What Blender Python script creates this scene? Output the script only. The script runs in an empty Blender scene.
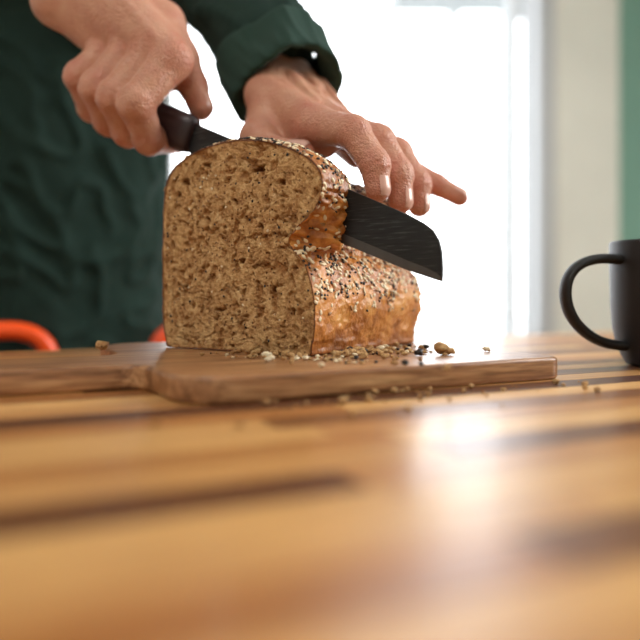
import bpy, bmesh, math, random
import numpy as np
from mathutils import Vector, Matrix, noise
random.seed(7); np.random.seed(7)
sc = bpy.context.scene
COL = sc.collection
TH = 0.75   # table height; everything is modelled with table top at z=0 then lifted

# ------------------------------------------------------------ helpers
def link(o, parent=None):
    COL.objects.link(o)
    if parent: o.parent = parent
    return o
def empty(name):
    return link(bpy.data.objects.new(name, None))
def mesh_obj(name, verts, faces, mat=None, parent=None, smooth=True):
    me = bpy.data.meshes.new(name)
    me.from_pydata([tuple(map(float, v)) for v in verts], [], [tuple(map(int, f)) for f in faces])
    me.update()
    if smooth: me.polygons.foreach_set('use_smooth', [True]*len(me.polygons))
    if mat:
        for m in (mat if isinstance(mat, (list, tuple)) else [mat]): me.materials.append(m)
    return link(bpy.data.objects.new(name, me), parent)
def boxes(name, lst, mat, parent=None, bevel=0.0):
    V, F = [], []
    for (x0, x1, y0, y1, z0, z1) in lst:
        b = len(V)
        V += [(x0,y0,z0),(x1,y0,z0),(x1,y1,z0),(x0,y1,z0),(x0,y0,z1),(x1,y0,z1),(x1,y1,z1),(x0,y1,z1)]
        F += [tuple(b+i for i in q) for q in [(0,3,2,1),(4,5,6,7),(0,1,5,4),(1,2,6,5),(2,3,7,6),(3,0,4,7)]]
    o = mesh_obj(name, V, F, mat, parent, smooth=False)
    if bevel:
        m = o.modifiers.new('b', 'BEVEL'); m.width = bevel; m.segments = 2
    return o
def tube(name, pts, r, mat, parent=None, cyclic=False, res=6):
    cu = bpy.data.curves.new(name, 'CURVE'); cu.dimensions = '3D'
    cu.bevel_depth = r; cu.bevel_resolution = res; cu.use_fill_caps = True
    sp = cu.splines.new('POLY'); sp.points.add(len(pts)-1)
    for i, p in enumerate(pts): sp.points[i].co = (p[0], p[1], p[2], 1)
    sp.use_cyclic_u = cyclic
    cu.materials.append(mat)
    return link(bpy.data.objects.new(name, cu), parent)
def rounded(pts, rad=0.05, n=8):
    P = [Vector(p) for p in pts]; out = [P[0]]
    for i in range(1, len(P)-1):
        a = (P[i-1]-P[i]); b = (P[i+1]-P[i])
        r = min(rad, a.length*.49, b.length*.49)
        A = P[i]+a.normalized()*r; B = P[i]+b.normalized()*r
        for k in range(n+1):
            t = k/n; out.append(A*(1-t)**2+P[i]*2*t*(1-t)+B*t*t)
    out.append(P[-1]); return out

# ---- materials
def mat(name):
    m = bpy.data.materials.new(name); m.use_nodes = True
    nt = m.node_tree; b = nt.nodes['Principled BSDF']
    return m, nt, b
def simple(name, col, rough=0.6, metal=0.0, bump=0.0, bscale=200, spec=None):
    m, nt, b = mat(name)
    tc = nt.nodes.new('ShaderNodeTexCoord'); n = nt.nodes.new('ShaderNodeTexNoise')
    n.inputs['Scale'].default_value = bscale; n.inputs['Detail'].default_value = 4
    nt.links.new(tc.outputs['Object'], n.inputs['Vector'])
    mx = nt.nodes.new('ShaderNodeMix'); mx.data_type = 'RGBA'
    mx.inputs['A'].default_value = (*[c*.85 for c in col], 1); mx.inputs['B'].default_value = (*[min(1, c*1.12) for c in col], 1)
    nt.links.new(n.outputs['Fac'], mx.inputs['Factor']); nt.links.new(mx.outputs['Result'], b.inputs['Base Color'])
    b.inputs['Roughness'].default_value = rough; b.inputs['Metallic'].default_value = metal
    if spec is not None: b.inputs['Specular IOR Level'].default_value = spec
    if bump:
        bp = nt.nodes.new('ShaderNodeBump'); bp.inputs['Strength'].default_value = bump; bp.inputs['Distance'].default_value = .001
        nt.links.new(n.outputs['Fac'], bp.inputs['Height']); nt.links.new(bp.outputs['Normal'], b.inputs['Normal'])
    return m
def ramp(nt, stops):
    r = nt.nodes.new('ShaderNodeValToRGB'); e = r.color_ramp.elements
    while len(e) > 1: e.remove(e[-1])
    e[0].position = stops[0][0]; e[0].color = (*stops[0][1], 1)
    for p, c in stops[1:]:
        x = e.new(p); x.color = (*c, 1)
    return r

# ---- surface nets
def surface_nets(v, o, h):
    ins = v < 0
    nx, ny, nz = v.shape
    acc = np.zeros((nx-1, ny-1, nz-1, 3), np.float32); cnt = np.zeros((nx-1, ny-1, nz-1), np.float32)
    def sl(ax, lo):
        s = [slice(None)]*3; s[ax] = slice(0, -1) if lo else slice(1, None); return tuple(s)
    cross = []
    for ax in range(3):
        a, b = v[sl(ax, True)], v[sl(ax, False)]
        ia, ib = ins[sl(ax, True)], ins[sl(ax, False)]
        cr = ia != ib; cross.append((cr, ia))
        t = np.where(cr, a/np.where(cr, a-b, 1), 0)
        o1, o2 = [x for x in range(3) if x != ax]
        for d1 in (0, 1):
            for d2 in (0, 1):
                s = [slice(None)]*3
                s[o1] = slice(d1, v.shape[o1]-1+d1); s[o2] = slice(d2, v.shape[o2]-1+d2)
                s = tuple(s); c = cr[s].astype(np.float32)
                cnt += c; acc[..., ax] += t[s]; acc[..., o1] += c*d1; acc[..., o2] += c*d2
    act = cnt > 0
    idx = -np.ones(act.shape, np.int64); idx[act] = np.arange(act.sum())
    ijk = np.argwhere(act)
    V = (ijk + acc[act]/cnt[act][:, None])*h + np.array(o)
    F = []
    for ax in range(3):
        cr, ia = cross[ax]
        o1, o2 = (ax+1) % 3, (ax+2) % 3
        e = np.argwhere(cr)
        ok = (e[:, o1] > 0) & (e[:, o2] > 0) & (e[:, o1] < act.shape[o1]) & (e[:, o2] < act.shape[o2])
        e = e[ok]; flip = ia[tuple(e.T)]
        def g(d1, d2):
            q = e.copy(); q[:, o1] -= d1; q[:, o2] -= d2; return idx[tuple(q.T)]
        Q = np.stack([g(1, 1), g(0, 1), g(0, 0), g(1, 0)], 1)
        Q[~flip] = Q[~flip][:, ::-1]
        F.append(Q)
    return V, np.concatenate(F)
class Grid:
    def __init__(s, lo, hi, h):
        s.lo, s.h = np.array(lo, float), h
        n = [int(math.ceil((b-a)/h))+1 for a, b in zip(lo, hi)]
        ax = [(lo[i]+np.arange(n[i])*h).astype(np.float32) for i in range(3)]
        s.X, s.Y, s.Z = np.meshgrid(*ax, indexing='ij')
    def cap(s, a, b, ra, rb):
        a = np.array(a, float); b = np.array(b, float); d = b-a; L = float(d@d)+1e-12
        px, py, pz = s.X-a[0], s.Y-a[1], s.Z-a[2]
        t = np.clip((px*d[0]+py*d[1]+pz*d[2])/L, 0, 1)
        return np.sqrt((px-t*d[0])**2+(py-t*d[1])**2+(pz-t*d[2])**2) - (ra+(rb-ra)*t)
    def ell(s, c, r):
        k = np.sqrt(((s.X-c[0])/r[0])**2+((s.Y-c[1])/r[1])**2+((s.Z-c[2])/r[2])**2)
        return (k-1)*min(r)
    def mesh(s, v): return surface_nets(v, s.lo, s.h)
def smin(a, b, k):
    h = np.clip(.5+.5*(b-a)/k, 0, 1)
    return b+(a-b)*h-k*h*(1-h)

# ------------------------------------------------------------ materials
def wood_mat(name, attr=None, dark=(.16,.055,.018), mid=(.50,.22,.065), light=(.78,.44,.17), rough=.3, ang=25, gs=1.0, coat=.3, contrast=.75, cr=.25, pore=.4):
    m, nt, b = mat(name); N = nt.nodes; L = nt.links
    tc = N.new('ShaderNodeTexCoord'); mp = N.new('ShaderNodeMapping'); mp.vector_type = 'POINT'
    rt = N.new('ShaderNodeVectorRotate'); rt.rotation_type = 'Z_AXIS'; rt.inputs['Angle'].default_value = -math.radians(ang)
    L.new(tc.outputs['Object'], rt.inputs['Vector'])
    mp.inputs['Scale'].default_value = (2.2*gs, 45*gs, 30*gs); L.new(rt.outputs['Vector'], mp.inputs['Vector'])
    n1 = N.new('ShaderNodeTexNoise'); n1.inputs['Scale'].default_value = 1.6; n1.inputs['Detail'].default_value = 7; n1.inputs['Distortion'].default_value = .8
    n2 = N.new('ShaderNodeTexNoise'); n2.inputs['Scale'].default_value = 9; n2.inputs['Detail'].default_value = 5
    L.new(mp.outputs['Vector'], n1.inputs['Vector']); L.new(mp.outputs['Vector'], n2.inputs['Vector'])
    if attr:
        at = N.new('ShaderNodeAttribute'); at.attribute_name = attr; src = at.outputs['Fac']
        ad2 = N.new('ShaderNodeMath'); ad2.operation = 'MULTIPLY'; ad2.inputs[1].default_value = 31.; L.new(src, ad2.inputs[0])
        va = N.new('ShaderNodeVectorMath'); va.operation = 'ADD'; L.new(mp.outputs['Vector'], va.inputs[0]); L.new(ad2.outputs[0], va.inputs[1])
        L.new(va.outputs['Vector'], n1.inputs['Vector'])
    else:
        v = N.new('ShaderNodeValue'); v.outputs[0].default_value = .5; src = v.outputs[0]
    a = N.new('ShaderNodeMath'); a.operation = 'MULTIPLY_ADD'; a.inputs[1].default_value = contrast; a.inputs[2].default_value = -contrast/2
    L.new(n1.outputs['Fac'], a.inputs[0])
    c = N.new('ShaderNodeMath'); c.operation = 'ADD'; c.use_clamp = True; L.new(a.outputs[0], c.inputs[0]); L.new(src, c.inputs[1])
    r = ramp(nt, [(0.05, dark), (.5, mid), (.95, light)]); L.new(c.outputs[0], r.inputs['Fac'])
    mx = N.new('ShaderNodeMix'); mx.data_type = 'RGBA'; mx.blend_type = 'MULTIPLY'; mx.inputs['Factor'].default_value = pore
    r2 = ramp(nt, [(.38, (.42,.32,.26)), (.56, (1,1,1))]); L.new(n2.outputs['Fac'], r2.inputs['Fac'])
    L.new(r.outputs['Color'], mx.inputs['A']); L.new(r2.outputs['Color'], mx.inputs['B'])
    L.new(mx.outputs['Result'], b.inputs['Base Color'])
    b.inputs['Roughness'].default_value = rough; b.inputs['Coat Weight'].default_value = coat; b.inputs['Coat Roughness'].default_value = cr
    bp = N.new('ShaderNodeBump'); bp.inputs['Strength'].default_value = .3; bp.inputs['Distance'].default_value = .0006
    L.new(n2.outputs['Fac'], bp.inputs['Height']); L.new(bp.outputs['Normal'], b.inputs['Normal'])
    return m
M_table = wood_mat('butcher_block_wood', 'tone', dark=(.10,.030,.010), mid=(.42,.165,.043), light=(.76,.44,.165), rough=.37, contrast=.6, coat=.22, cr=.20)
M_board = wood_mat('acacia_board_wood', None, dark=(.11,.040,.015), mid=(.41,.19,.078), light=(.68,.41,.20), rough=.36, ang=27, gs=1.9, coat=.2, contrast=1.7, pore=.7)

M_black_mug = simple('black_ceramic', (.005,.005,.006), .55)
M_handle = simple('dark_maroon_handle', (.022,.010,.013), .42)
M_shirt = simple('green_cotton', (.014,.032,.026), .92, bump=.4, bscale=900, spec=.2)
M_cuff_lit = simple('green_cotton_lit', (.024,.052,.042), .92, bump=.4, bscale=900, spec=.2)  # same cotton as the shirt, with the lit look put into a lighter colour
M_trouser = simple('dark_trousers', (.01,.011,.013), .9)
M_shoe = simple('shoe_leather', (.02,.015,.012), .5)
M_hair = simple('hair', (.03,.018,.01), .7, bump=1, bscale=300)
M_orange = simple('orange_enamel', (.90,.09,.012), .35)
M_seatd = simple('black_seat', (.02,.02,.02), .6)
M_white = simple('white_paint', (.70,.71,.70), .5)
M_cream = simple('cream_paint', (.72,.71,.64), .8, bscale=3)
M_green = simple('sage_green_paint', (.19,.35,.28), .8, bscale=3)
M_ceil = simple('ceiling_paint', (.8,.8,.78), .9, bscale=3)
M_floor = wood_mat('floor_wood', None, dark=(.10,.05,.03), mid=(.25,.14,.08), light=(.35,.2,.12), rough=.5, ang=0, gs=.4, coat=0)
M_eye = simple('eye', (.6,.6,.6), .2)

# blade
M_blade, nt, b = mat('black_coated_steel')
b.inputs['Metallic'].default_value = .35; b.inputs['Roughness'].default_value = .40
tc = nt.nodes.new('ShaderNodeTexCoord'); mp = nt.nodes.new('ShaderNodeMapping'); mp.inputs['Scale'].default_value = (60,60,900)
n = nt.nodes.new('ShaderNodeTexNoise'); n.inputs['Scale'].default_value = 1; n.inputs['Detail'].default_value = 6
nt.links.new(tc.outputs['Object'], mp.inputs['Vector']); nt.links.new(mp.outputs['Vector'], n.inputs['Vector'])
r = ramp(nt, [(.3,(.008,.008,.010)),(.58,(.018,.019,.021)),(.70,(.07,.07,.07))]); nt.links.new(n.outputs['Fac'], r.inputs['Fac']); nt.links.new(r.outputs['Color'], b.inputs['Base Color'])
bp = nt.nodes.new('ShaderNodeBump'); bp.inputs['Strength'].default_value = .25; bp.inputs['Distance'].default_value = .0003
nt.links.new(n.outputs['Fac'], bp.inputs['Height']); nt.links.new(bp.outputs['Normal'], b.inputs['Normal'])
M_edge = simple('ground_edge_steel', (.10,.10,.105), .35, metal=.7)

# skin
M_skin, nt, b = mat('skin'); N = nt.nodes; L = nt.links
tc = N.new('ShaderNodeTexCoord'); at = N.new('ShaderNodeAttribute'); at.attribute_name = 'flush'
n1 = N.new('ShaderNodeTexNoise'); n1.inputs['Scale'].default_value = 75; n1.inputs['Detail'].default_value = 5
L.new(tc.outputs['Object'], n1.inputs['Vector'])
ad = N.new('ShaderNodeMath'); ad.operation = 'MULTIPLY_ADD'; ad.inputs[1].default_value = .8; L.new(n1.outputs['Fac'], ad.inputs[0]); L.new(at.outputs['Fac'], ad.inputs[2])
r = ramp(nt, [(.20,(.62,.34,.225)),(.55,(.55,.25,.165)),(1.0,(.50,.145,.10))]); L.new(ad.outputs[0], r.inputs['Fac']); L.new(r.outputs['Color'], b.inputs['Base Color'])
b.inputs['Roughness'].default_value = .38
b.inputs['Subsurface Weight'].default_value = .1; b.inputs['Subsurface Radius'].default_value = (1,.35,.2); b.inputs['Subsurface Scale'].default_value = .005
vo = N.new('ShaderNodeTexVoronoi'); vo.inputs['Scale'].default_value = 620; L.new(tc.outputs['Object'], vo.inputs['Vector'])
n2 = N.new('ShaderNodeTexNoise'); n2.inputs['Scale'].default_value = 120; n2.inputs['Detail'].default_value = 6; n2.inputs['Distortion'].default_value = 2.2; L.new(tc.outputs['Object'], n2.inputs['Vector'])
ad = N.new('ShaderNodeMath'); ad.operation = 'MULTIPLY_ADD'; ad.inputs[1].default_value = 3.; L.new(n2.outputs['Fac'], ad.inputs[0]); L.new(vo.outputs['Distance'], ad.inputs[2])
bp = N.new('ShaderNodeBump'); bp.inputs['Strength'].default_value = .55; bp.inputs['Distance'].default_value = .0010
L.new(ad.outputs[0], bp.inputs['Height']); L.new(bp.outputs['Normal'], b.inputs['Normal'])
M_nail = simple('fingernail', (.66,.38,.31), .22)

# crumb (bread interior)
M_crumb, nt, b = mat('bread_crumb'); N = nt.nodes; L = nt.links
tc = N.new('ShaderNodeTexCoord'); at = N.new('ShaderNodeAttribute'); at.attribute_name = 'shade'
n1 = N.new('ShaderNodeTexNoise'); n1.inputs['Scale'].default_value = 130; n1.inputs['Detail'].default_value = 8; n1.inputs['Roughness'].default_value = .78
L.new(tc.outputs['Object'], n1.inputs['Vector'])
r = ramp(nt, [(.32,(.28,.12,.042)),(.45,(.53,.285,.11)),(.56,(.70,.43,.19)),(.70,(.86,.62,.35))]); L.new(n1.outputs['Fac'], r.inputs['Fac'])
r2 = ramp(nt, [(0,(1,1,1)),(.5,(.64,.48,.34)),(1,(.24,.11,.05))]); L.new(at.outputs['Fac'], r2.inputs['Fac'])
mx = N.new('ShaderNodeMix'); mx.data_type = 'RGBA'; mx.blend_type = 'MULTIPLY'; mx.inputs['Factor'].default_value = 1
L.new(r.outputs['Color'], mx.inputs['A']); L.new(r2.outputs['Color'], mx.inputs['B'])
vo = N.new('ShaderNodeTexVoronoi'); vo.inputs['Scale'].default_value = 200; L.new(tc.outputs['Object'], vo.inputs['Vector'])
r3 = ramp(nt, [(.0,(.12,.045,.02)),(.14,(.2,.09,.04)),(.20,(1,1,1))])
L.new(vo.outputs['Distance'], r3.inputs['Fac'])
mx2 = N.new('ShaderNodeMix'); mx2.data_type = 'RGBA'; mx2.blend_type = 'MULTIPLY'; mx2.inputs['Factor'].default_value = .8
L.new(mx.outputs['Result'], mx2.inputs['A']); L.new(r3.outputs['Color'], mx2.inputs['B']); L.new(mx2.outputs['Result'], b.inputs['Base Color'])
b.inputs['Roughness'].default_value = .75; b.inputs['Specular IOR Level'].default_value = .35
n3 = N.new('ShaderNodeTexNoise'); n3.inputs['Scale'].default_value = 380; n3.inputs['Detail'].default_value = 5; L.new(tc.outputs['Object'], n3.inputs['Vector'])
ad = N.new('ShaderNodeMath'); ad.operation = 'ADD'; L.new(n3.outputs['Fac'], ad.inputs[0]); L.new(n1.outputs['Fac'], ad.inputs[1])
bp = N.new('ShaderNodeBump'); bp.inputs['Strength'].default_value = 1.; bp.inputs['Distance'].default_value = .0026
L.new(ad.outputs[0], bp.inputs['Height']); L.new(bp.outputs['Normal'], b.inputs['Normal'])

# crust
M_crust, nt, b = mat('bread_crust'); N = nt.nodes; L = nt.links
tc = N.new('ShaderNodeTexCoord'); at = N.new('ShaderNodeAttribute'); at.attribute_name = 'shade'
n1 = N.new('ShaderNodeTexNoise'); n1.inputs['Scale'].default_value = 60; n1.inputs['Detail'].default_value = 8; n1.inputs['Roughness'].default_value = .7
L.new(tc.outputs['Object'], n1.inputs['Vector'])
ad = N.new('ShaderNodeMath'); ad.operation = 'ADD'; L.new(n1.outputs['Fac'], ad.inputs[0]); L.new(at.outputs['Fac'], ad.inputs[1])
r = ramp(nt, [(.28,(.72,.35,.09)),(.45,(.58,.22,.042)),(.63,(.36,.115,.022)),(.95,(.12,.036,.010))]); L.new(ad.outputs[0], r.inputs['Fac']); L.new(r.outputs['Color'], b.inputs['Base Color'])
b.inputs['Roughness'].default_value = .36
n3 = N.new('ShaderNodeTexNoise'); n3.inputs['Scale'].default_value = 230; n3.inputs['Detail'].default_value = 6; L.new(tc.outputs['Object'], n3.inputs['Vector'])
bp = N.new('ShaderNodeBump'); bp.inputs['Strength'].default_value = .8; bp.inputs['Distance'].default_value = .002
L.new(n3.outputs['Fac'], bp.inputs['Height']); L.new(bp.outputs['Normal'], b.inputs['Normal'])
M_ses = simple('sesame', (.84,.70,.48), .5, bscale=300)
M_chia = simple('black_seed', (.02,.018,.018), .4)
M_oat = simple('brown_seed', (.35,.18,.07), .5)

# ------------------------------------------------------------ table
c25, s25 = math.cos(math.radians(25)), math.sin(math.radians(25))
def TM(m, n, z): return (m*c25-n*s25, m*s25+n*c25, z)
table = empty('dining_table')
V, F, tones = [], [], []
rw = .0245; K0 = 14; n0 = .188-K0*rw
rows = int(round((.744-n0)/rw))
ov = {0:(.08,.08,.62),1:(.82,.70,.12),2:(.85,.55,.82),3:(.65,.86,.55),4:(.86,.78,.28),5:(.15,.45,.85),6:(.75,.08,.06),7:(.10,.65,.75),8:(.6,.85,.15),9:(.8,.3,.8),-1:(.80,.85,.70),-2:(.42,.75,.82),-3:(.82,.50,.20),-4:(.38,.75,.55),-5:(.3,.6,.8)}
for i in range(rows):
    na, nb = n0+i*rw, n0+(i+1)*rw
    k = i-K0
    staves = []
    if k in ov:
        j = random.uniform(-.03,.03)
        b1, b2 = -.10+j, (.105 if k == 0 else .135+j)
        staves = [(-.95,-.50+j,random.uniform(.5,.85)),(-.50+j,b1,ov[k][0]),(b1,b2,ov[k][1]),(b2,.46+j,ov[k][2]),(.46+j,1.0,random.uniform(.4,.85))]
    else:
        m = -.95-random.random()*.4
        while m < 1.0:
            Ln = random.uniform(.28, .60); ma, mb = max(m, -.95), min(m+Ln, 1.0); m += Ln
            if mb > ma: staves.append((ma,mb,random.choice([.85,.75,.8,.62,.5,.9,.55,.7,.18,.12])))
    for (ma,mb,t) in staves:
        g = .0003; bs = len(V)
        for z in (-.035, 0):
            V += [TM(ma+g,na+g,z),TM(mb-g,na+g,z),TM(mb-g,nb-g,z),TM(ma+g,nb-g,z)]
        F += [tuple(bs+j for j in q) for q in [(0,3,2,1),(4,5,6,7),(0,1,5,4),(1,2,6,5),(2,3,7,6),(3,0,4,7)]]
        tones += [t+random.uniform(-.05,.05)]*8
top = mesh_obj('table_top', V, F, M_table, table, smooth=False)
a = top.data.attributes.new('tone', 'FLOAT', 'POINT'); a.data.foreach_set('value', tones)
V, F = [], []
def rbox(m0, m1, na, nb, z0, z1):
    b = len(V)
    for z in (z0, z1): V.extend([TM(m0,na,z),TM(m1,na,z),TM(m1,nb,z),TM(m0,nb,z)])
    F.extend([tuple(b+j for j in q) for q in [(0,3,2,1),(4,5,6,7),(0,1,5,4),(1,2,6,5),(2,3,7,6),(3,0,4,7)]])
nA = n0
for mm in (-.90, .90):
    for nn in (nA+.05, .68): rbox(mm-.03, mm+.03, nn-.03, nn+.03, -.75, -.035)
rbox(-.88,.88,nA+.04,nA+.06,-.11,-.035); rbox(-.88,.88,.67,.69,-.11,-.035)
mesh_obj('table_legs', V, F, M_floor, table, smooth=False)

# ------------------------------------------------------------ cutting board
cb, sb = math.cos(math.radians(27)), math.sin(math.radians(27))
O = (-.070, .3595)
def BP(p, q): return (O[0]+p*cb-q*sb, O[1]+p*sb+q*cb)
def arc(cx, cy, r, a0, a1, n=10):
    return [(cx+r*math.cos(math.radians(a0+(a1-a0)*i/n)), cy+r*math.sin(math.radians(a0+(a1-a0)*i/n))) for i in range(n+1)]
Wd = .262
out = []
out += arc(.264-.012, .012, .012, -90, 0)
out += arc(.264-.02, Wd-.02, .02, 0, 90)
out += arc(.035, Wd-.035, .035, 90, 180)
out += arc(-.018, .17, .018, 0, -90)
out += arc(-.125, .117, .035, 90, 270, 16)
out += arc(-.018, .064, .018, 90, 0)
out += arc(.030, .030, .030, 180, 270)
def prism(outline, z0, z1, bev, mapf, seg=4):
    P = np.array(outline); n = len(P)
    nx = np.roll(P, -1, 0)-np.roll(P, 1, 0); nrm = np.stack([nx[:,1], -nx[:,0]], 1); nrm /= np.linalg.norm(nrm, axis=1)[:,None]+1e-9
    V, F = [], []; rings = []
    prof = []
    for i in range(seg+1):
        a = math.pi/2*i/seg; prof.append((bev*(1-math.sin(a)), z0+bev*(1-math.cos(a))))
    for i in range(seg+1):
        a = math.pi/2*i/seg; prof.append((bev*(1-math.cos(a)), z1-bev*(1-math.sin(a))))
    for (ins, z) in prof:
        Q = P-nrm*ins; rings.append(len(V)); V += [(*mapf(*q), z) for q in Q]
    for a, b in zip(rings[:-1], rings[1:]):
        for i in range(n): j=(i+1)%n; F.append((a+i, a+j, b+j, b+i))
    F.append(tuple(range(rings[-1], rings[-1]+n))); F.append(tuple(reversed(range(rings[0], rings[0]+n))))
    return V, F
V, F = prism(out, .0002, .015, .0024, BP)
board = mesh_obj('cutting_board', V, F, M_board, None)
board.data.polygons[len(F)-1].use_smooth = False; board.data.polygons[len(F)-2].use_smooth = False
bpy.context.view_layer.update()
bm = bmesh.new(); hx, hy = BP(-.13, .117)
bmesh.ops.create_cone(bm, cap_ends=True, segments=32, radius1=.010, radius2=.010, depth=.06, matrix=Matrix.Translation((hx, hy, .008)))
me = bpy.data.meshes.new('hole_tool'); bm.to_mesh(me); bm.free()
ho = link(bpy.data.objects.new('hole_tool', me))
md = board.modifiers.new('hole', 'BOOLEAN'); md.object = ho; md.operation = 'DIFFERENCE'
bpy.context.view_layer.update()
dg = bpy.context.evaluated_depsgraph_get()
nm = bpy.data.meshes.new_from_object(board.evaluated_get(dg)); board.modifiers.clear(); board.data = nm
bpy.data.objects.remove(ho)

# ------------------------------------------------------------ bread loaf
BT = .0152
def LW(s, Lc, z): return (-.005-.821*s+.571*Lc, .478+.571*s+.821*Lc, z+BT)
loaf = empty('bread_loaf')
ctrl = [(.004,0),(.0005,.006),(-.001,.02),(-.001,.040),(.003,.056),(.0095,.066),(.018,.074),(.0195,.081),(.010,.090),(-.003,.100),(-.0082,.112),(-.006,.124),(.003,.134),
        (.022,.144),(.045,.151),(.070,.154),(.095,.1525),(.115,.148),(.132,.140),(.1405,.129),(.1435,.115),(.1445,.09),(.1455,.0687),(.1450,.03),(.142,.007),(.137,0),(.11,0),(.07,0),(.035,0)]
def catmull(P, n):
    P = np.array(P); m = len(P); dense = []
    for i in range(m):
        p0,p1,p2,p3 = P[(i-1)%m],P[i],P[(i+1)%m],P[(i+2)%m]
        for t in np.linspace(0,1,24,endpoint=False):
            dense.append(.5*((2*p1)+(-p0+p2)*t+(2*p0-5*p1+4*p2-p3)*t*t+(-p0+3*p1-3*p2+p3)*t**3))
    D = np.array(dense); seg = np.linalg.norm(np.roll(D,-1,0)-D,axis=1); cum = np.concatenate([[0],np.cumsum(seg)])
    tt = np.linspace(0,cum[-1],n,endpoint=False); D2 = np.vstack([D,D[:1]])
    return np.stack([np.interp(tt,cum,D2[:,0]),np.interp(tt,cum,D2[:,1])],1)
NO = 500
OUT = catmull(ctrl, NO)
def sstep(x): x = min(1,max(0,x)); return x*x*(3-2*x)
LE = .128; LR = .064
def section(Lc):
    e = max(0,(Lc-LE)/LR); e = min(e,.9995)
    f = (1-e**2.6)**(1/2.3)
    P = OUT.copy()
    g = sstep((Lc-.031)/.020)
    gn = sstep(Lc/.024)
    for i,(s,z) in enumerate(P):
        w = sstep((z-.080)/.02)*sstep((.06-s)/.06)
        s2, z2 = s, z
        if s < .05 and .058 < z < .118:
            tgt = -.0075
            wn = sstep((z-.066)/.012)*sstep((.122-z)/.016)
            s2 = s + (tgt-s)*wn*gn*(1-g)*.92
        s2 += .0125*g*w; z2 = z*(1-.105*g*sstep((z-.08)/.06))
        if z > .09: z2 += .003*math.sin(min(1,Lc/.031)*math.pi)*(1 if s < .1 else .4)
        nz = noise.noise(Vector((Lc*28, z*22, s*10+3)))
        s2 += (-.0028*nz if s < .05 else .001*nz)*(1 if z>.01 else 0)
        if s < .05 and z < .09:
            s2 -= .0035*sstep((Lc-.02)/.05)*sstep((.09-z)/.03)*sstep((z-.012)/.02)
        P[i] = (.07+(s2-.07)*f, z2*f)
    return P
V, F, sh, mi = [], [], [], []
Ls = [0,.0006,.0015]+list(np.arange(.003,LE,.0016))+list(LE+LR*np.sin(np.linspace(0,1,34)*math.pi/2))
for li, Lc in enumerate(Ls):
    P = section(Lc)
    T = np.roll(P,-1,0)-np.roll(P,1,0); nn = np.stack([T[:,1],-T[:,0]],1); nn /= np.linalg.norm(nn,axis=1)[:,None]+1e-9
    for i,(s,z) in enumerate(P):
        so, zo = OUT[i]
        q = Vector((s,Lc,z))
        a = noise.fractal(q*90,1,2,4)*.0012 + noise.fractal(q*300,1,2,3)*.0005
        tear = sstep((zo-.062)/.012)*sstep((.122-zo)/.02)*(1 if so < .05 else 0)
        a += tear*.0012*math.sin(zo*800+7*noise.noise(q*60)+Lc*200) + tear*.0028*noise.fractal(Vector((Lc*90,z*190,2)),1,2,3)
        if zo < .004: a *= .0
        if li == 0: a *= .6
        V.append(LW(s+nn[i,0]*a, Lc, max(0.0002, z+nn[i,1]*a)))
        v = .03
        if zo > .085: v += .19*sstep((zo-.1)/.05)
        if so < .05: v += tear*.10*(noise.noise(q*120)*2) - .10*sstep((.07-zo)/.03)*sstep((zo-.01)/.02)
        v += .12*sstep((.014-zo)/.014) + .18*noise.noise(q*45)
        sh.append(v)
for li in range(len(Ls)-1):
    a, b2 = li*NO, (li+1)*NO
    for i in range(NO):
        j = (i+1)%NO; F.append((a+i,b2+i,b2+j,a+j)); mi.append(0)
last = (len(Ls)-1)*NO
F.append(tuple(last+i for i in range(NO))); mi.append(0)
NR = 150; cen = np.array([.070,.076])
P0 = section(0)
BIG = [(.1195,.128,.0050,.0024,.3),(.0480,.131,.0062,.0020,-.25),(.1270,.1185,.0028,.0022,0),(.0260,.120,.0034,.0022,.6),(.0960,.098,.0030,.0017,.5),(.0620,.066,.0034,.0018,-.4),(.1200,.047,.0030,.0017,.2),
       (.0350,.045,.0028,.0020,.9),(.0850,.030,.0034,.0016,.1),(.0700,.110,.0028,.0017,.2),(.1330,.080,.0022,.0032,0),(.0160,.030,.0018,.0028,0),(.0980,.139,.0040,.0015,.1),(.0450,.090,.0028,.0016,.7)]
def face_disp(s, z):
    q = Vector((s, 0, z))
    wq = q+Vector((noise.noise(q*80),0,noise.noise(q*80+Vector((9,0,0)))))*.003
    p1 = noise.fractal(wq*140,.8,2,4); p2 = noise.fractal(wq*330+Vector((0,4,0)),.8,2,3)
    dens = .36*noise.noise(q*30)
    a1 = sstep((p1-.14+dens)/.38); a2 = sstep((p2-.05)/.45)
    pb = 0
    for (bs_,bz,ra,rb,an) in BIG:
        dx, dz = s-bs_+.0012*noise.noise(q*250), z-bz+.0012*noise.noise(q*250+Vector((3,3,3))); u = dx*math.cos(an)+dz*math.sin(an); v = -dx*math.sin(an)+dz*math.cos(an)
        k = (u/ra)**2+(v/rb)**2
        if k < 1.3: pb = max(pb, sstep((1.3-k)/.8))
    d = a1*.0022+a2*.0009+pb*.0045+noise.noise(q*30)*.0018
    return d, min(1,a1*.38+a2*.18+pb*.7)  # second value darkens pores in the colour, standing in for their occlusion
ringstart = [0]
for k in range(1, NR):
    r = k/NR
    ringstart.append(len(V))
    for i in range(NO):
        p = P0[i]+(cen-P0[i])*r
        d, pit_shade = face_disp(p[0], p[1])
        edge = sstep(k/7)
        V.append(LW(p[0], d*edge, max(.0002,p[1])))
        sh.append(max(pit_shade, .80*(1-sstep((k-1)/4))))
for k in range(NR-1):
    a, b2 = ringstart[k], ringstart[k+1]
    for i in range(NO):
        j = (i+1)%NO; F.append((a+i,a+j,b2+j,b2+i)); mi.append(1 if k >= 2 else 0)
V.append(LW(cen[0],.0,cen[1])); sh.append(0); cidx = len(V)-1
a = ringstart[-1]
for i in range(NO): F.append((a+i,a+(i+1)%NO,cidx)); mi.append(1)
body = mesh_obj('loaf_body', V, F, [M_crust, M_crumb], loaf)
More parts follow.
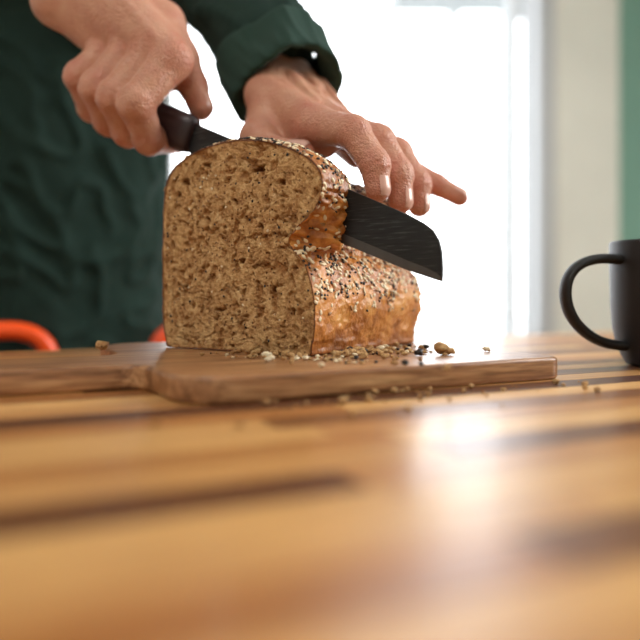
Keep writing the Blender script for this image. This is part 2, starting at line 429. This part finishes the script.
body.data.polygons.foreach_set('material_index', mi)
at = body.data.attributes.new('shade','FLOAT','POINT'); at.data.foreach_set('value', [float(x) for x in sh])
body.data.update()
# seeds
ico = bmesh.new(); bmesh.ops.create_icosphere(ico, subdivisions=2, radius=1)
IV = np.array([v.co[:] for v in ico.verts]); IF = np.array([[v.index for v in f.verts] for f in ico.faces]); ico.free()
SV, SF, SM = [], [], []; NB = [0]
def add_blob(pos, nrm, size, m, off=.4):
    nrm = Vector(nrm).normalized(); t = nrm.orthogonal().normalized(); t.rotate(Matrix.Rotation(random.uniform(0,6.28),3,nrm)); bt = nrm.cross(t)
    R = np.array([t[:],bt[:],nrm[:]]).T
    v = IV*np.array(size)
    v[:,1] *= 1-.35*(IV[:,0]+.2)*.6
    v = v@R.T+np.array(pos)+np.array(nrm[:])*size[2]*off
    SV.append(v); SF.append(IF+NB[0]); NB[0] += len(v); SM.extend([m]*len(IF))
nl = len(Ls); tries = 0; cnt = 0
while cnt < 3500 and tries < 140000:
    tries += 1
    li = random.randrange(1,nl-1); i = random.randrange(NO); so, zo = OUT[i]
    if so < .04: w = (sstep((zo-.022)/.034)*1.1 if zo < .078 else .35 if zo < .105 else 1.1)
    elif zo > .13: w = 1.1
    elif so > .1: w = sstep((zo-.09)/.04)*.5
    else: w = 0
    w *= .45+.9*max(0,noise.noise(Vector((Ls[li]*60,so*60,zo*60)))+.3)
    if random.random() > w: continue
    v = body.data.vertices[li*NO+i]; n = v.normal
    t = random.random(); z_ = random.uniform(.9,1.2)
    top_ = zo > .11
    if t < (.30 if top_ else .48): add_blob(v.co, n, (.0019*z_,.0012*z_,.0007), 0)
    elif t < .88: s = random.uniform(.0007,.0011); add_blob(v.co, n, (s*1.3,s,s*.8), 1)
    else: add_blob(v.co, n, (.0024,.0012,.0007), 2)
    cnt += 1
# grains embedded in the cut face
fn = Vector((-.571,-.821,0))
for _ in range(260):
    k = random.randrange(8,NR-4); i = random.randrange(NO)
    if random.random() > (1-k/NR)*1.1: continue
    v = body.data.vertices[ringstart[k]+i]
    m_ = random.choice([1,1,2,2,2,0]); s = random.uniform(.0006,.0010)
    add_blob(v.co, fn, (s*(1.9 if m_ == 2 else 1.3), s, s*.7), m_, .1)
so_ = mesh_obj('loaf_seeds', np.concatenate(SV), np.concatenate(SF), [M_ses,M_chia,M_oat], loaf); so_.data.polygons.foreach_set('material_index', SM)
# crumbs and fallen seeds
SV, SF, SM = [], [], []; NB = [0]
def crumb(x, y, z, s, m=0):
    q = random.uniform(0,100)
    v = np.array([np.array(p)*(1+.7*noise.noise(Vector(p)*1.9+Vector((q,0,0)))) for p in IV])*s*np.array([1.2,1,.75])
    a = random.uniform(0,6.28); R = np.array([[math.cos(a),-math.sin(a),0],[math.sin(a),math.cos(a),0],[0,0,1]])
    v = v@R.T; v += np.array([x,y,z-v[:,2].min()])
    SV.append(v); SF.append(IF+NB[0]); NB[0] += len(v); SM.extend([m]*len(IF))
def rm(): return random.choice([0,0,0,0,1,2])
def crumb_at_LW(s, Lc, size, m=0): p = LW(s,Lc,0); crumb(p[0],p[1],.0151,size,m)
crumb_at_LW(.045,-.012,.0052); crumb_at_LW(.026,-.008,.0030); crumb_at_LW(.012,-.014,.0028); crumb_at_LW(.039,-.010,.0032); crumb_at_LW(.060,-.008,.0022)
for _ in range(110):
    crumb_at_LW(random.gauss(.005,.036), -abs(random.gauss(0,.016))-.003, abs(random.gauss(0,.0009))+.0004, rm())
for _ in range(140):
    Lc = random.uniform(0,.11); crumb_at_LW(-abs(random.gauss(0,.022))-.006, Lc, abs(random.gauss(0,.0010))+.0005, rm())
for _ in range(24):
    Lc = random.uniform(.005,.05); crumb_at_LW(-abs(random.gauss(0,.008))-.006, Lc, random.uniform(.0018,.0032))
crumb(.0835,.492,.0151,.0054); crumb(.089,.492,.0151,.0040)
crumb(-.163,.53,.0151,.0050)
for _ in range(44):
    x = random.uniform(-.06,.17); y = .367+(x+.07)*.51-abs(random.gauss(0,.028))-.008
    crumb(x,y,.0002,abs(random.gauss(0,.0009))+.0004, 0)
crumb(.012,.372,.0002,.0024); crumb(.026,.379,.0002,.0020); crumb(-.035,.31,.0002,.0016); crumb(-.072,.31,.0002,.0016)
co = mesh_obj('bread_crumbs', np.concatenate(SV), np.concatenate(SF), [M_crumb, M_ses, M_chia])
co.data.polygons.foreach_set('material_index', SM)
at = co.data.attributes.new('shade','FLOAT','POINT')

# ------------------------------------------------------------ knife
knife = empty('kitchen_knife')
LB = .030
def KW(s, z, t):
    return (-.005-.821*s+.571*(LB+t), .478+.571*s+.821*(LB+t), z+BT)
spine = [(.152,.1868),(.10,.1640),(.05,.1418),(.0,.1196),(-.04,.1018),(-.058,.0938),(-.068,.0885),(-.0745,.0835),(-.0790,.0765),(-.0808,.0690),(-.0812,.0600)]
edge  = [(.140,.1400),(.10,.1228),(.05,.1010),(.0,.0793),(-.04,.0640),(-.058,.0570),(-.066,.0545),(-.072,.0525),(-.0765,.0512),(-.0795,.0503),(-.0812,.0498)]
V, F, mi = [], [], []
rowsK = [(0,.0011),(.06,.0011),(.5,.0010),(.80,.0008),(.82,.00075),(1,.00005)]
cols = len(spine)
for side in (-1,1):
    for (sp,ed) in zip(spine,edge):
        for (f,t) in rowsK:
            V.append(KW(sp[0]+(ed[0]-sp[0])*f, sp[1]+(ed[1]-sp[1])*f, side*t))
R = len(rowsK)
for si in (0,1):
    o = si*cols*R
    for c in range(cols-1):
        for r_ in range(R-1):
            q = (o+c*R+r_, o+(c+1)*R+r_, o+(c+1)*R+r_+1, o+c*R+r_+1)
            F.append(q if si else q[::-1]); mi.append(1 if r_ >= 4 else 0)
o = cols*R
for c in range(cols-1):
    F.append((c*R,(c+1)*R,o+(c+1)*R,o+c*R)); mi.append(0)
    F.append((c*R+R-1,o+c*R+R-1,o+(c+1)*R+R-1,(c+1)*R+R-1)); mi.append(1)
for r_ in range(R-1):
    F.append((r_,o+r_,o+r_+1,r_+1)); mi.append(0)
    e = (cols-1)*R; F.append((e+r_,e+r_+1,o+e+r_+1,o+e+r_)); mi.append(0)
bl = mesh_obj('blade', V, F, [M_blade, M_edge], knife, smooth=False); bl.data.polygons.foreach_set('material_index', mi)
bmod = bl.modifiers.new('b','BEVEL'); bmod.width = .0004; bmod.segments = 1
H0 = np.array([-.1115,.589,.190]); hd = np.array([-.749,.5207,.4067]); cc = np.array([-.571,-.821,0]); ww = np.array([.333,-.232,.914])
V, F = [], []
prof = [(-.010,.004,.012),(-.008,.0075,.0145),(.0,.0095,.0160),(.02,.0120,.0165),(.05,.0130,.0160),(.08,.0125,.0160),(.105,.0130,.0170),(.125,.0125,.0180),(.137,.009,.014),(.139,.002,.004)]
for (t,rc,rwd) in prof:
    for k in range(24):
        a = 2*math.pi*k/24; ca, sa = math.cos(a), math.sin(a)
        V.append(H0+hd*t+cc*rc*np.sign(ca)*abs(ca)**.75+ww*rwd*np.sign(sa)*abs(sa)**.75)
for i in range(len(prof)-1):
    for k in range(24): F.append((i*24+k,i*24+(k+1)%24,(i+1)*24+(k+1)%24,(i+1)*24+k))
F.append(tuple(range(24))[::-1]); F.append(tuple((len(prof)-1)*24+k for k in range(24)))
mesh_obj('handle', V, F, M_handle, knife)

# ------------------------------------------------------------ hands
person = empty('person')
def build_hand(name, lo, hi, h, palm, kpalm, digits, radii, veins=[], parent=None):
    G = Grid(lo, hi, h)
    P = None
    for (a,b,ra,rb) in palm:
        d = G.cap(a,b,ra,rb); P = d if P is None else smin(P,d,kpalm)
    for (a,b,r) in veins: P = smin(P, G.cap(a,b,r,r*.8), .0035)
    tot = P
    for D, Rr in zip(digits, radii):
        f = None
        for i in range(len(D)-1):
            d = G.cap(D[i],D[i+1],Rr[i],Rr[i+1]); f = d if f is None else smin(f,d,.0035)
        for i in range(1,len(D)-1):
            f = smin(f, G.cap(D[i],D[i],Rr[i]*1.07,Rr[i]*1.07), .003)
        for i in range(1,len(D)-1):
            p = np.array(D[i]); ax = np.array(D[i+1])-np.array(D[i-1]); ax = ax/np.linalg.norm(ax)
            px,py,pz = G.X-p[0],G.Y-p[1],G.Z-p[2]
            q = px*ax[0]+py*ax[1]+pz*ax[2]; rr = np.sqrt(px*px+py*py+pz*pz)
            m = np.exp(-(rr/(Rr[i]*1.35))**4)
            f = f + m*.0012*(np.exp(-((q-.0034)/.0012)**2)+np.exp(-((q+.0034)/.0012)**2)+np.exp(-(q/.0011)**2))
        tot = smin(tot, smin(P,f,.007), .0012)
    V,F = G.mesh(tot)
    o = mesh_obj(name, V, F, M_skin, parent)
    fl = np.zeros(len(V))
    for D in digits:
        for i,p in enumerate(D):
            w = .015 if i == 0 else .011
            am = .45 if i == 0 else (.5 if i < len(D)-1 else .45)
            fl = np.maximum(fl, am*np.exp(-(np.linalg.norm(V-np.array(p),axis=1)/(w*1.3))**2))
    at = o.data.attributes.new('flush','FLOAT','POINT'); at.data.foreach_set('value', fl.astype(np.float32))
    m = o.modifiers.new('s','SMOOTH'); m.factor = .5; m.iterations = 1
    return o
def nails(name, specs, parent):
    V,F = [],[]
    for (dip,tip,up,r,wd,ln) in specs:
        dip,tip,up = Vector(dip),Vector(tip),Vector(up)
        ax = (tip-dip).normalized(); up = (up-ax*up.dot(ax)).normalized(); sd = ax.cross(up)
        nu,nv = 9,9; b0 = len(V)
        for i in range(nu):
            for j in range(nv):
                u = i/(nu-1); v = j/(nv-1)*2-1
                ang = v*wd/r*.5*(1-.25*max(0,abs(u-.5)*2-.6))
                rr = r+.0006-.014*max(0,u-.55)**2
                c = tip+ax*(-ln*.55+ln*u)
                V.append(c+(up*math.cos(ang)+sd*math.sin(ang))*rr)
        for i in range(nu-1):
            for j in range(nv-1):
                a = b0+i*nv+j; F.append((a,a+1,a+nv+1,a+nv))
    return mesh_obj(name, V, F, M_nail, parent)

# supporting hand on the loaf
Wl = np.array([-.028,.642,.236])
I = [(-.004,.560,.190),(.025,.537,.179),(.0405,.527,.153),(.0425,.524,.134)]
Mi= [(.013,.583,.194),(.046,.562,.178),(.061,.552,.150),(.0620,.548,.128)]
Ri= [(.029,.606,.190),(.064,.591,.174),(.080,.581,.147),(.0805,.577,.128)]
Pi= [(.042,.628,.180),(.074,.622,.168),(.100,.613,.151),(.119,.606,.139)]
Tb= [(-.042,.612,.208),(-.050,.585,.184),(-.037,.560,.168),(-.014,.545,.164)]
Wi, Wm, Wr, Wp = (-.048,.628,.232),(-.036,.640,.238),(-.022,.652,.238),(-.008,.664,.233)
palm = [(Wi,I[0],.0165,.0150),(Wm,Mi[0],.0165,.0150),(Wr,Ri[0],.0165,.0145),(Wp,Pi[0],.0160,.0135),
        ((-.030,.625,.220),(.003,.575,.178),.014,.011),((-.010,.645,.222),(.032,.61,.176),.014,.011),
        (Wi,Tb[0],.016,.018),(Tb[0],Tb[1],.018,.0145),(Tb[0],(-.01,.572,.178),.014,.011),
        ((-.040,.638,.238),(-.062,.700,.300),.022,.024),((-.016,.655,.238),(-.050,.715,.295),.022,.024)]
veins = [((-.028,.630,.2535),(-.002,.583,.2145),.0026),((-.012,.642,.2555),(.013,.602,.2145),.0026),((.002,.652,.252),(.028,.625,.212),.0024),((-.040,.626,.250),(-.012,.580,.212),.0022),
         ((-.026,.622,.2505),(.008,.600,.2195),.0018),((-.004,.636,.246),(.0,.592,.2195),.0016)]
lh = build_hand('hand_left', (-.125,.500,.110), (.145,.750,.330), .0015, palm, .009, [I,Mi,Ri,Pi,Tb],
   [(.0145,.0126,.0112,.0092),(.0145,.0126,.0112,.0094),(.0140,.0120,.0106,.0088),(.0126,.0102,.0090,.0075),(.017,.0145,.0128,.0105)], veins, person)
nails('nails_left', [(I[2],I[3],(.75,-.65,.1),.0094,.0138,.0145),(Mi[2],Mi[3],(.85,-.5,.1),.0096,.0138,.0145),(Ri[2],Ri[3],(.9,-.4,.1),.0090,.013,.014),(Pi[2],Pi[3],(.3,-.45,.85),.0077,.0115,.0125),(Tb[2],Tb[3],(-.2,-.5,.85),.0107,.0155,.016)], person)

# knife hand
def HP(t,c,w): return tuple(H0+hd*t+cc*c+ww*w)
def fing(t, s=1.0, dt=0, b=0):
    return [HP(t+dt*2,.012,.052*s), HP(t+dt,.038,.008+b), HP(t,.018,-.0165+b), HP(t,-.014,-.012+b)]
i2 = fing(.020,1,.003,.002); m2 = fing(.048,1.06,.001,0); r2 = fing(.0755,1.04,0,.001); p2 = fing(.103,.94,-.001,.004)
W2 = np.array([-.211,.618,.324])
t2 = [HP(.078,-.012,.078),HP(.052,-.020,.056),HP(.032,-.023,.037),HP(.013,-.021,.022)]
wi = tuple(W2+np.array([.020,-.004,.008])); wm = tuple(W2+np.array([.007,-.002,.004])); wr = tuple(W2+np.array([-.007,.0,-.002])); wp = tuple(W2+np.array([-.019,.004,-.012]))
FA2 = np.array([-.222,.690,.412])
palm2 = [(wi,i2[0],.0170,.0155),(wm,m2[0],.0175,.0158),(wr,r2[0],.0175,.0152),(wp,p2[0],.0165,.0142),
         (wm,HP(.050,-.006,.035),.016,.012),(wp,HP(.085,-.004,.030),.017,.014),(wi,t2[0],.017,.0175),(t2[0],i2[0],.014,.012),
         (wi,tuple(FA2+np.array([.012,-.006,.006])),.019,.026),(wp,tuple(FA2+np.array([-.012,.004,-.006])),.020,.026)]
mdn = lambda a,b,t,o: tuple(np.array(a)*(1-t)+np.array(b)*t+np.array(o))
dv = np.array([-.25,-.85,.35])
tend = [(mdn(w_,f_[0],.10,dv*.0172),mdn(w_,f_[0],.92,dv*.0158),.0028) for w_,f_ in ((wi,i2),(wm,m2),(wr,r2),(wp,p2))]
tend += [(mdn(wm,m2[0],.2,dv*.0182),mdn(wr,r2[0],.75,dv*.0170),.0020),(mdn(wi,i2[0],.15,dv*.0182),mdn(wm,m2[0],.7,dv*.0172),.0019)]
rh = build_hand('hand_right', (-.335,.500,.145), (-.06,.745,.440), .0016, palm2, .009, [i2,m2,r2,p2,t2],
   [(.0155,.0142,.0126,.0108),(.0158,.0146,.0128,.0110),(.0152,.0140,.0124,.0106),(.0140,.0126,.0110,.0094),(.0175,.0145,.0125,.0105)], tend, person)
nails('nails_right', [(t2[2],t2[3],tuple(ww*.7-cc*.3+hd*-.1),.0107,.0145,.015)], person)

# ------------------------------------------------------------ shirt
Eb = (-.125,.80,.43); SHl = (-.245,.985,.62)
dW = (np.array(Wl)-np.array(Eb)); dW /= np.linalg.norm(dW)
SHr = (-.615,1.0,.62)
E2 = (-.30,.83,.545)
d2 = W2-np.array(E2); d2 /= np.linalg.norm(d2)
G = Grid((-.80,.60,-.26),(.04,1.22,.76),.006)
def U(*d):
    r = None
    for x in d: r = x if r is None else smin(r,x,.05)
    return r
torso = U(G.cap((-.50,1.03,-.20),(-.51,1.0,.50),.135,.13), G.cap((-.36,1.03,-.20),(-.35,1.0,.50),.135,.13), G.cap((-.43,1.03,-.2),(-.43,1.0,.5),.14,.14),
          G.cap((-.60,1.0,.60),(-.26,1.0,.60),.065,.065), G.cap((-.43,1.02,.60),(-.43,1.01,.70),.075,.065))
sl1 = smin(G.cap(SHl,Eb,.078,.062), G.cap(Eb,tuple(np.array(Wl)-dW*.080),.060,.043), .03)
sl2 = smin(G.cap(SHr,E2,.078,.062), G.cap(E2,tuple(W2-d2*.14),.060,.042), .03)
sh_ = smin(smin(torso,sl1,.045),sl2,.045)
sh_ = np.maximum(sh_, -.24-G.Z)
V,F = G.mesh(sh_)
V2 = V.copy()
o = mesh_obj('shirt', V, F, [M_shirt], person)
nr = np.array([v.normal[:] for v in o.data.vertices])
for i in range(len(V)):
    p = Vector(V[i])
    q = Vector((p.x*9+p.z*7, p.y*9-p.z*6, p.z*5))
    w = noise.noise(q*1.3)*.010 + (1-min(1,abs(noise.noise(q*2.4+Vector((7,0,0)))*3)))**2*.009 + noise.noise(p*70)*.001
    V2[i] = V[i]+nr[i]*w
o.data.vertices.foreach_set('co', V2.astype(np.float32).ravel()); o.data.update()
m = o.modifiers.new('s','SMOOTH'); m.factor = .5; m.iterations = 1
def cuff(name, end, axis, r0, seed, length=.06, flare=.004, lean=(0,0,0)):
    ax = Vector(axis).normalized(); u = ax.orthogonal().normalized(); v = ax.cross(u)
    prof = [(-.020,r0-.010),(-.004,r0-.004),(-.001,r0-.001),(.0005,r0+.001+flare),(-.001,r0+.0028+flare),(-.006,r0+.0035+flare),(-.020,r0+.0030+flare),(-.034,r0+.0038+flare),(-length+.004,r0+.006+flare),(-length,r0+.0055+flare),(-length-.0015,r0+.0035+flare),(-length+.001,r0+.001),(-length+.004,r0-.004)]
    V,F = [],[]; n = 96
    for (t,r) in prof:
        for k in range(n):
            a = 2*math.pi*k/n
            d = u*math.cos(a)+v*math.sin(a)
            wv = noise.noise(Vector((d.x*1.3,d.y*1.3,seed+t*10+d.z)))*.009 + (1-min(1,abs(noise.noise(Vector((d.x*2.6,d.y*2.6,seed+t*22+d.z*2.6))))*4))**2*.0035
            tv = noise.noise(Vector((d.x*1.1,d.y*1.1,seed+5+d.z)))*.010
            lf = max(0,d.dot(Vector(lean)))
            V.append(Vector(end)+ax*(t+tv+lf*.008)+d*(r+wv+lf*.012))
    for i in range(len(prof)-1):
        for k in range(n): F.append((i*n+k,(i+1)*n+k,(i+1)*n+(k+1)%n,i*n+(k+1)%n))
    c = mesh_obj(name, V, F, M_cuff_lit, person); s = c.modifiers.new('u','SUBSURF'); s.levels = 1; s.render_levels = 1
    return c
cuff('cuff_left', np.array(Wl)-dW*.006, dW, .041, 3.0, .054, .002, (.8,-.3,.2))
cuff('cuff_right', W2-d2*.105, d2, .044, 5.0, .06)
# trousers, shoes, head
G = Grid((-.68,.85,-.76),(-.20,1.25,-.14),.012)
t = smin(G.cap((-.51,1.04,-.22),(-.53,1.05,-.68),.105,.055),G.cap((-.36,1.04,-.22),(-.33,1.06,-.68),.105,.055),.02)
t = smin(t,G.cap((-.50,1.04,-.2),(-.37,1.04,-.2),.11,.11),.03)
V,F = G.mesh(np.maximum(t,G.Z+.15)); mesh_obj('trousers', V, F, M_trouser, person)
G = Grid((-.66,.80,-.752),(-.22,1.16,-.62),.008)
t = np.minimum(smin(G.cap((-.53,1.06,-.70),(-.54,.90,-.72),.05,.042),G.cap((-.53,1.06,-.66),(-.53,1.06,-.7),.055,.05),.02),smin(G.cap((-.33,1.06,-.70),(-.32,.90,-.72),.05,.042),G.cap((-.33,1.06,-.66),(-.33,1.06,-.7),.055,.05),.02))
V,F = G.mesh(np.maximum(t,-.7485-G.Z)); mesh_obj('shoes', V, F, M_shoe, person)
hc = np.array([-.43,.96,.88])
G = Grid((-.56,.80,.64),(-.30,1.10,1.02),.005)
t = smin(G.ell(hc+[0,.02,.02],(.078,.095,.10)),G.ell(hc+[0,-.03,-.05],(.055,.06,.065)),.04)
t = smin(t,G.cap((-.43,1.0,.66),hc+[0,.02,-.04],.058,.055),.03)
t = smin(t,G.cap(hc+[0,-.085,.005],hc+[0,-.105,-.03],.008,.014),.012)
t = smin(t,G.cap(hc+[-.04,-.068,.028],hc+[.04,-.068,.028],.012,.012),.02)
t = smin(t,G.cap(hc+[-.018,-.084,-.062],hc+[.018,-.084,-.062],.008,.008),.008)
for sx in (-1,1):
    t = smin(t,G.cap(hc+[sx*.078,.015,.015],hc+[sx*.08,.01,-.025],.014,.010),.008)
    t = np.maximum(t,-G.ell(hc+[sx*.031,-.088,.008],(.014,.014,.010)))
V,F = G.mesh(t); ho = mesh_obj('head', V, F, M_skin, person); ho.data.attributes.new('flush','FLOAT','POINT')
t = np.maximum(G.ell(hc+[0,.03,.035],(.086,.10,.102)), -(G.Y-(hc[1]-.045)+ (hc[2]+.07-G.Z)*.9)*1.0)
V,F = G.mesh(np.maximum(t, (hc[2]-.04)-G.Z)); mesh_obj('hair', V, F, M_hair, person)
for k,sx in enumerate((-1,1)):
    bm = bmesh.new(); bmesh.ops.create_uvsphere(bm,u_segments=16,v_segments=12,radius=.012,matrix=Matrix.Translation(hc+np.array([sx*.031,-.074,.008])))
    me = bpy.data.meshes.new('eye'); bm.to_mesh(me); bm.free(); me.materials.append(M_eye); link(bpy.data.objects.new('eye_%d'%(k+1),me),person)

# ------------------------------------------------------------ mug
mug = empty('coffee_mug'); MC = np.array([.273,.560])
prof = [(0,.0005),(.027,.0005),(.030,.002),(.0335,.008),(.0375,.018),(.0402,.032),(.0415,.05),(.042,.075),(.0422,.0965),(.0415,.0985),(.0400,.0985),(.0392,.0965),(.0388,.07),(.038,.045),(.035,.02),(.028,.009),(0,.008)]
V,F = [],[]; n = 64
for (r_,z) in prof:
    for k in range(n):
        a = 2*math.pi*k/n; V.append((MC[0]+r_*math.cos(a),MC[1]+r_*math.sin(a),z))
for i in range(len(prof)-1):
    for k in range(n): F.append((i*n+k,i*n+(k+1)%n,(i+1)*n+(k+1)%n,(i+1)*n+k))
mesh_obj('mug_body', V, F, M_black_mug, mug)
hdv = np.array([-.985,-.17])
path = [(.038,.083),(.052,.0850),(.069,.083),(.082,.075),(.0870,.062),(.0855,.047),(.078,.034),(.066,.024),(.052,.018),(.037,.0165)]
P = np.array(path); V,F = [],[]; n = 16
for i,(r_,z) in enumerate(P):
    T = P[min(i+1,len(P)-1)]-P[max(i-1,0)]; T /= np.linalg.norm(T); Nn = np.array([T[1],-T[0]])
    c3 = np.array([MC[0]+hdv[0]*r_,MC[1]+hdv[1]*r_,z]); n3 = np.array([hdv[0]*Nn[0],hdv[1]*Nn[0],Nn[1]]); s3 = np.array([-hdv[1],hdv[0],0])
    for k in range(n):
        a = 2*math.pi*k/n; V.append(c3+n3*.0040*math.cos(a)+s3*.0070*math.sin(a))
for i in range(len(P)-1):
    for k in range(n): F.append((i*n+k,i*n+(k+1)%n,(i+1)*n+(k+1)%n,(i+1)*n+k))
h_ = mesh_obj('mug_handle', V, F, M_black_mug, mug); s = h_.modifiers.new('u','SUBSURF'); s.levels = 1; s.render_levels = 2

# ------------------------------------------------------------ chairs
def chair(name, m0, m1, nb, ztop):
    e = empty(name)
    R = lambda pts: [TM(*p) for p in pts]
    tube('back_frame', rounded(R([(m0,nb+.02,-.75),(m0,nb-.02,-.30),(m0,nb,ztop),(m1,nb,ztop),(m1,nb-.02,-.30),(m1,nb+.02,-.75)]),.05), .011, M_orange, e)
    for i,mm in enumerate((m0+.01,m1-.01)):
        tube('front_leg_%d'%(i+1), rounded(R([(mm,nb,-.30),(mm,nb-.38,-.30),(mm,nb-.40,-.745)]),.04), .011, M_orange, e)
    for i,zz in enumerate((-.08,-.17)):
        tube('back_rail_%d'%(i+1), R([(m0,nb-.005,zz),(m1,nb-.005,zz)]), .008, M_orange, e)
    V2 = []
    for z in (-.30,-.275):
        for (a,b_) in ((m0+.01,nb-.41),(m1-.01,nb-.41),(m1-.01,nb-.02),(m0+.01,nb-.02)): V2.append(TM(a,b_,z))
    s = mesh_obj('seat', V2, [(0,3,2,1),(4,5,6,7),(0,1,5,4),(1,2,6,5),(2,3,7,6),(3,0,4,7)], M_seatd, e, smooth=False)
    bmod = s.modifiers.new('b','BEVEL'); bmod.width = .012; bmod.segments = 4
chair('dining_chair', -.33, .070, .92, .012)
chair('dining_chair', .192, .57, .92, .012)

# ------------------------------------------------------------ room
X0,X1,Y0,Y1,Z0,Z1 = -2.4,2.2,-1.8,2.6,-.75,1.95
boxes('floor', [(X0-.1,X1+.1,Y0-.1,Y1+.1,Z0-.06,Z0)], M_floor)
boxes('ceiling', [(X0-.1,X1+.1,Y0-.1,Y1+.1,Z1,Z1+.06)], M_ceil)
boxes('wall_left', [(X0-.1,X0,Y0,Y1,Z0,Z1)], M_cream)
boxes('wall_right', [(X1,X1+.1,Y0,Y1,Z0,Z1)], M_green)
boxes('wall_front', [(X0,X1,Y0-.1,Y0,Z0,Z1)], M_cream)
boxes('wall_back', [(1.08,X1,Y1,Y1+.12,Z0,Z1),(X0,-1.75,Y1,Y1+.12,Z0,Z1),(-1.75,1.08,Y1,Y1+.12,1.72,Z1)], M_green)
boxes('trim_1', [(.850,1.085,Y1-.03,Y1+.12,Z0,1.72)], M_cream, bevel=.01)
boxes('trim_2', [(-1.85,.835,Y1-.02,Y1+.12,1.64,1.72)], M_white, bevel=.005)
boxes('baseboard_back', [(1.09,X1,Y1-.015,Y1,Z0,Z0+.1)], M_white)
win = empty('window_1')
M_frame = simple('window_frame_paint', (.46,.47,.48), .5)
boxes('window_frame', [(.695,.722,Y1-.02,Y1+.06,Z0,1.64),(.755,.772,Y1-.02,Y1+.06,Z0,1.64),(.800,.850,Y1-.03,Y1+.1,Z0,1.64),
   (-1.75,-1.68,Y1,Y1+.06,Z0,1.64),(-.62,-.54,Y1,Y1+.06,Z0,1.64),(-1.7,.72,Y1,Y1+.06,Z0,Z0+.12),(-1.7,.72,Y1,Y1+.06,1.56,1.64)], M_frame, win, bevel=.004)
Mg = bpy.data.materials.new('window_glass'); Mg.use_nodes = True; nt = Mg.node_tree; nt.nodes.clear()
o_ = nt.nodes.new('ShaderNodeOutputMaterial'); mx = nt.nodes.new('ShaderNodeMixShader'); tr = nt.nodes.new('ShaderNodeBsdfTransparent'); gl = nt.nodes.new('ShaderNodeBsdfGlossy'); gl.inputs['Roughness'].default_value = .02
mx.inputs[0].default_value = .05; nt.links.new(tr.outputs[0], mx.inputs[1]); nt.links.new(gl.outputs[0], mx.inputs[2]); nt.links.new(mx.outputs[0], o_.inputs['Surface'])
boxes('window_glass', [(-1.7,.72,Y1+.03,Y1+.034,Z0+.1,1.58)], Mg, win)
M_pave = simple('pale_paving', (.6,.6,.58), .9, bscale=2)
boxes('terrace_ground', [(-14,14,Y1+.14,22,Z0-.08,Z0-.02)], M_pave)
M_perg = simple('pale_painted_timber', (.26,.27,.28), .8, bscale=5)
boxes('pergola', [(.42,1.6,4.0,4.08,1.645,1.76),(1.02,1.06,4.0,4.05,Z0-.02,1.66),(1.55,1.6,4.0,4.05,Z0-.02,1.66)]+[(x,x+.05,2.75,4.6,1.76,1.86) for x in np.arange(.42,1.6,.4)], M_perg)

# ------------------------------------------------------------ world & lights
w = bpy.data.worlds.new('World'); sc.world = w; w.use_nodes = True
bg = w.node_tree.nodes['Background']; bg.inputs['Color'].default_value = (.93,.965,1,1); bg.inputs['Strength'].default_value = 6.0
def area(name, loc, target, size, power, col=(1,1,1)):
    l = bpy.data.lights.new(name,'AREA'); l.shape = 'RECTANGLE'; l.size, l.size_y = size; l.energy = power; l.color = col
    o = link(bpy.data.objects.new(name,l)); o.location = loc
    o.rotation_euler = (Vector(target)-Vector(loc)).to_track_quat('-Z','Y').to_euler(); return o
area('fill_side', (1.85,.9,.95), (0,.5,.1), (1.1,1.1), 52, (1,.975,.94))  # added soft fill for the front faces; the right wall has no window
area('fill_overhead', (-.6,-.6,1.85), (-.1,.5,.05), (.8,.8), 21, (1,.95,.88))  # added fill from above the camera side, no actual lamp fitting

# ------------------------------------------------------------ camera
cam = bpy.data.cameras.new('camera'); co_ = link(bpy.data.objects.new('camera', cam))
co_.location = (0,0,.06); co_.rotation_euler = (math.radians(90),0,0)
cam.lens = 40; cam.sensor_width = 36; cam.shift_y = -30/640; cam.clip_start = .01
cam.dof.use_dof = True; cam.dof.focus_distance = .50; cam.dof.aperture_fstop = 2.8
sc.camera = co_
sc.view_settings.view_transform = 'Standard'

for o in list(sc.objects):
    if o.parent is None: o.location.z += TH
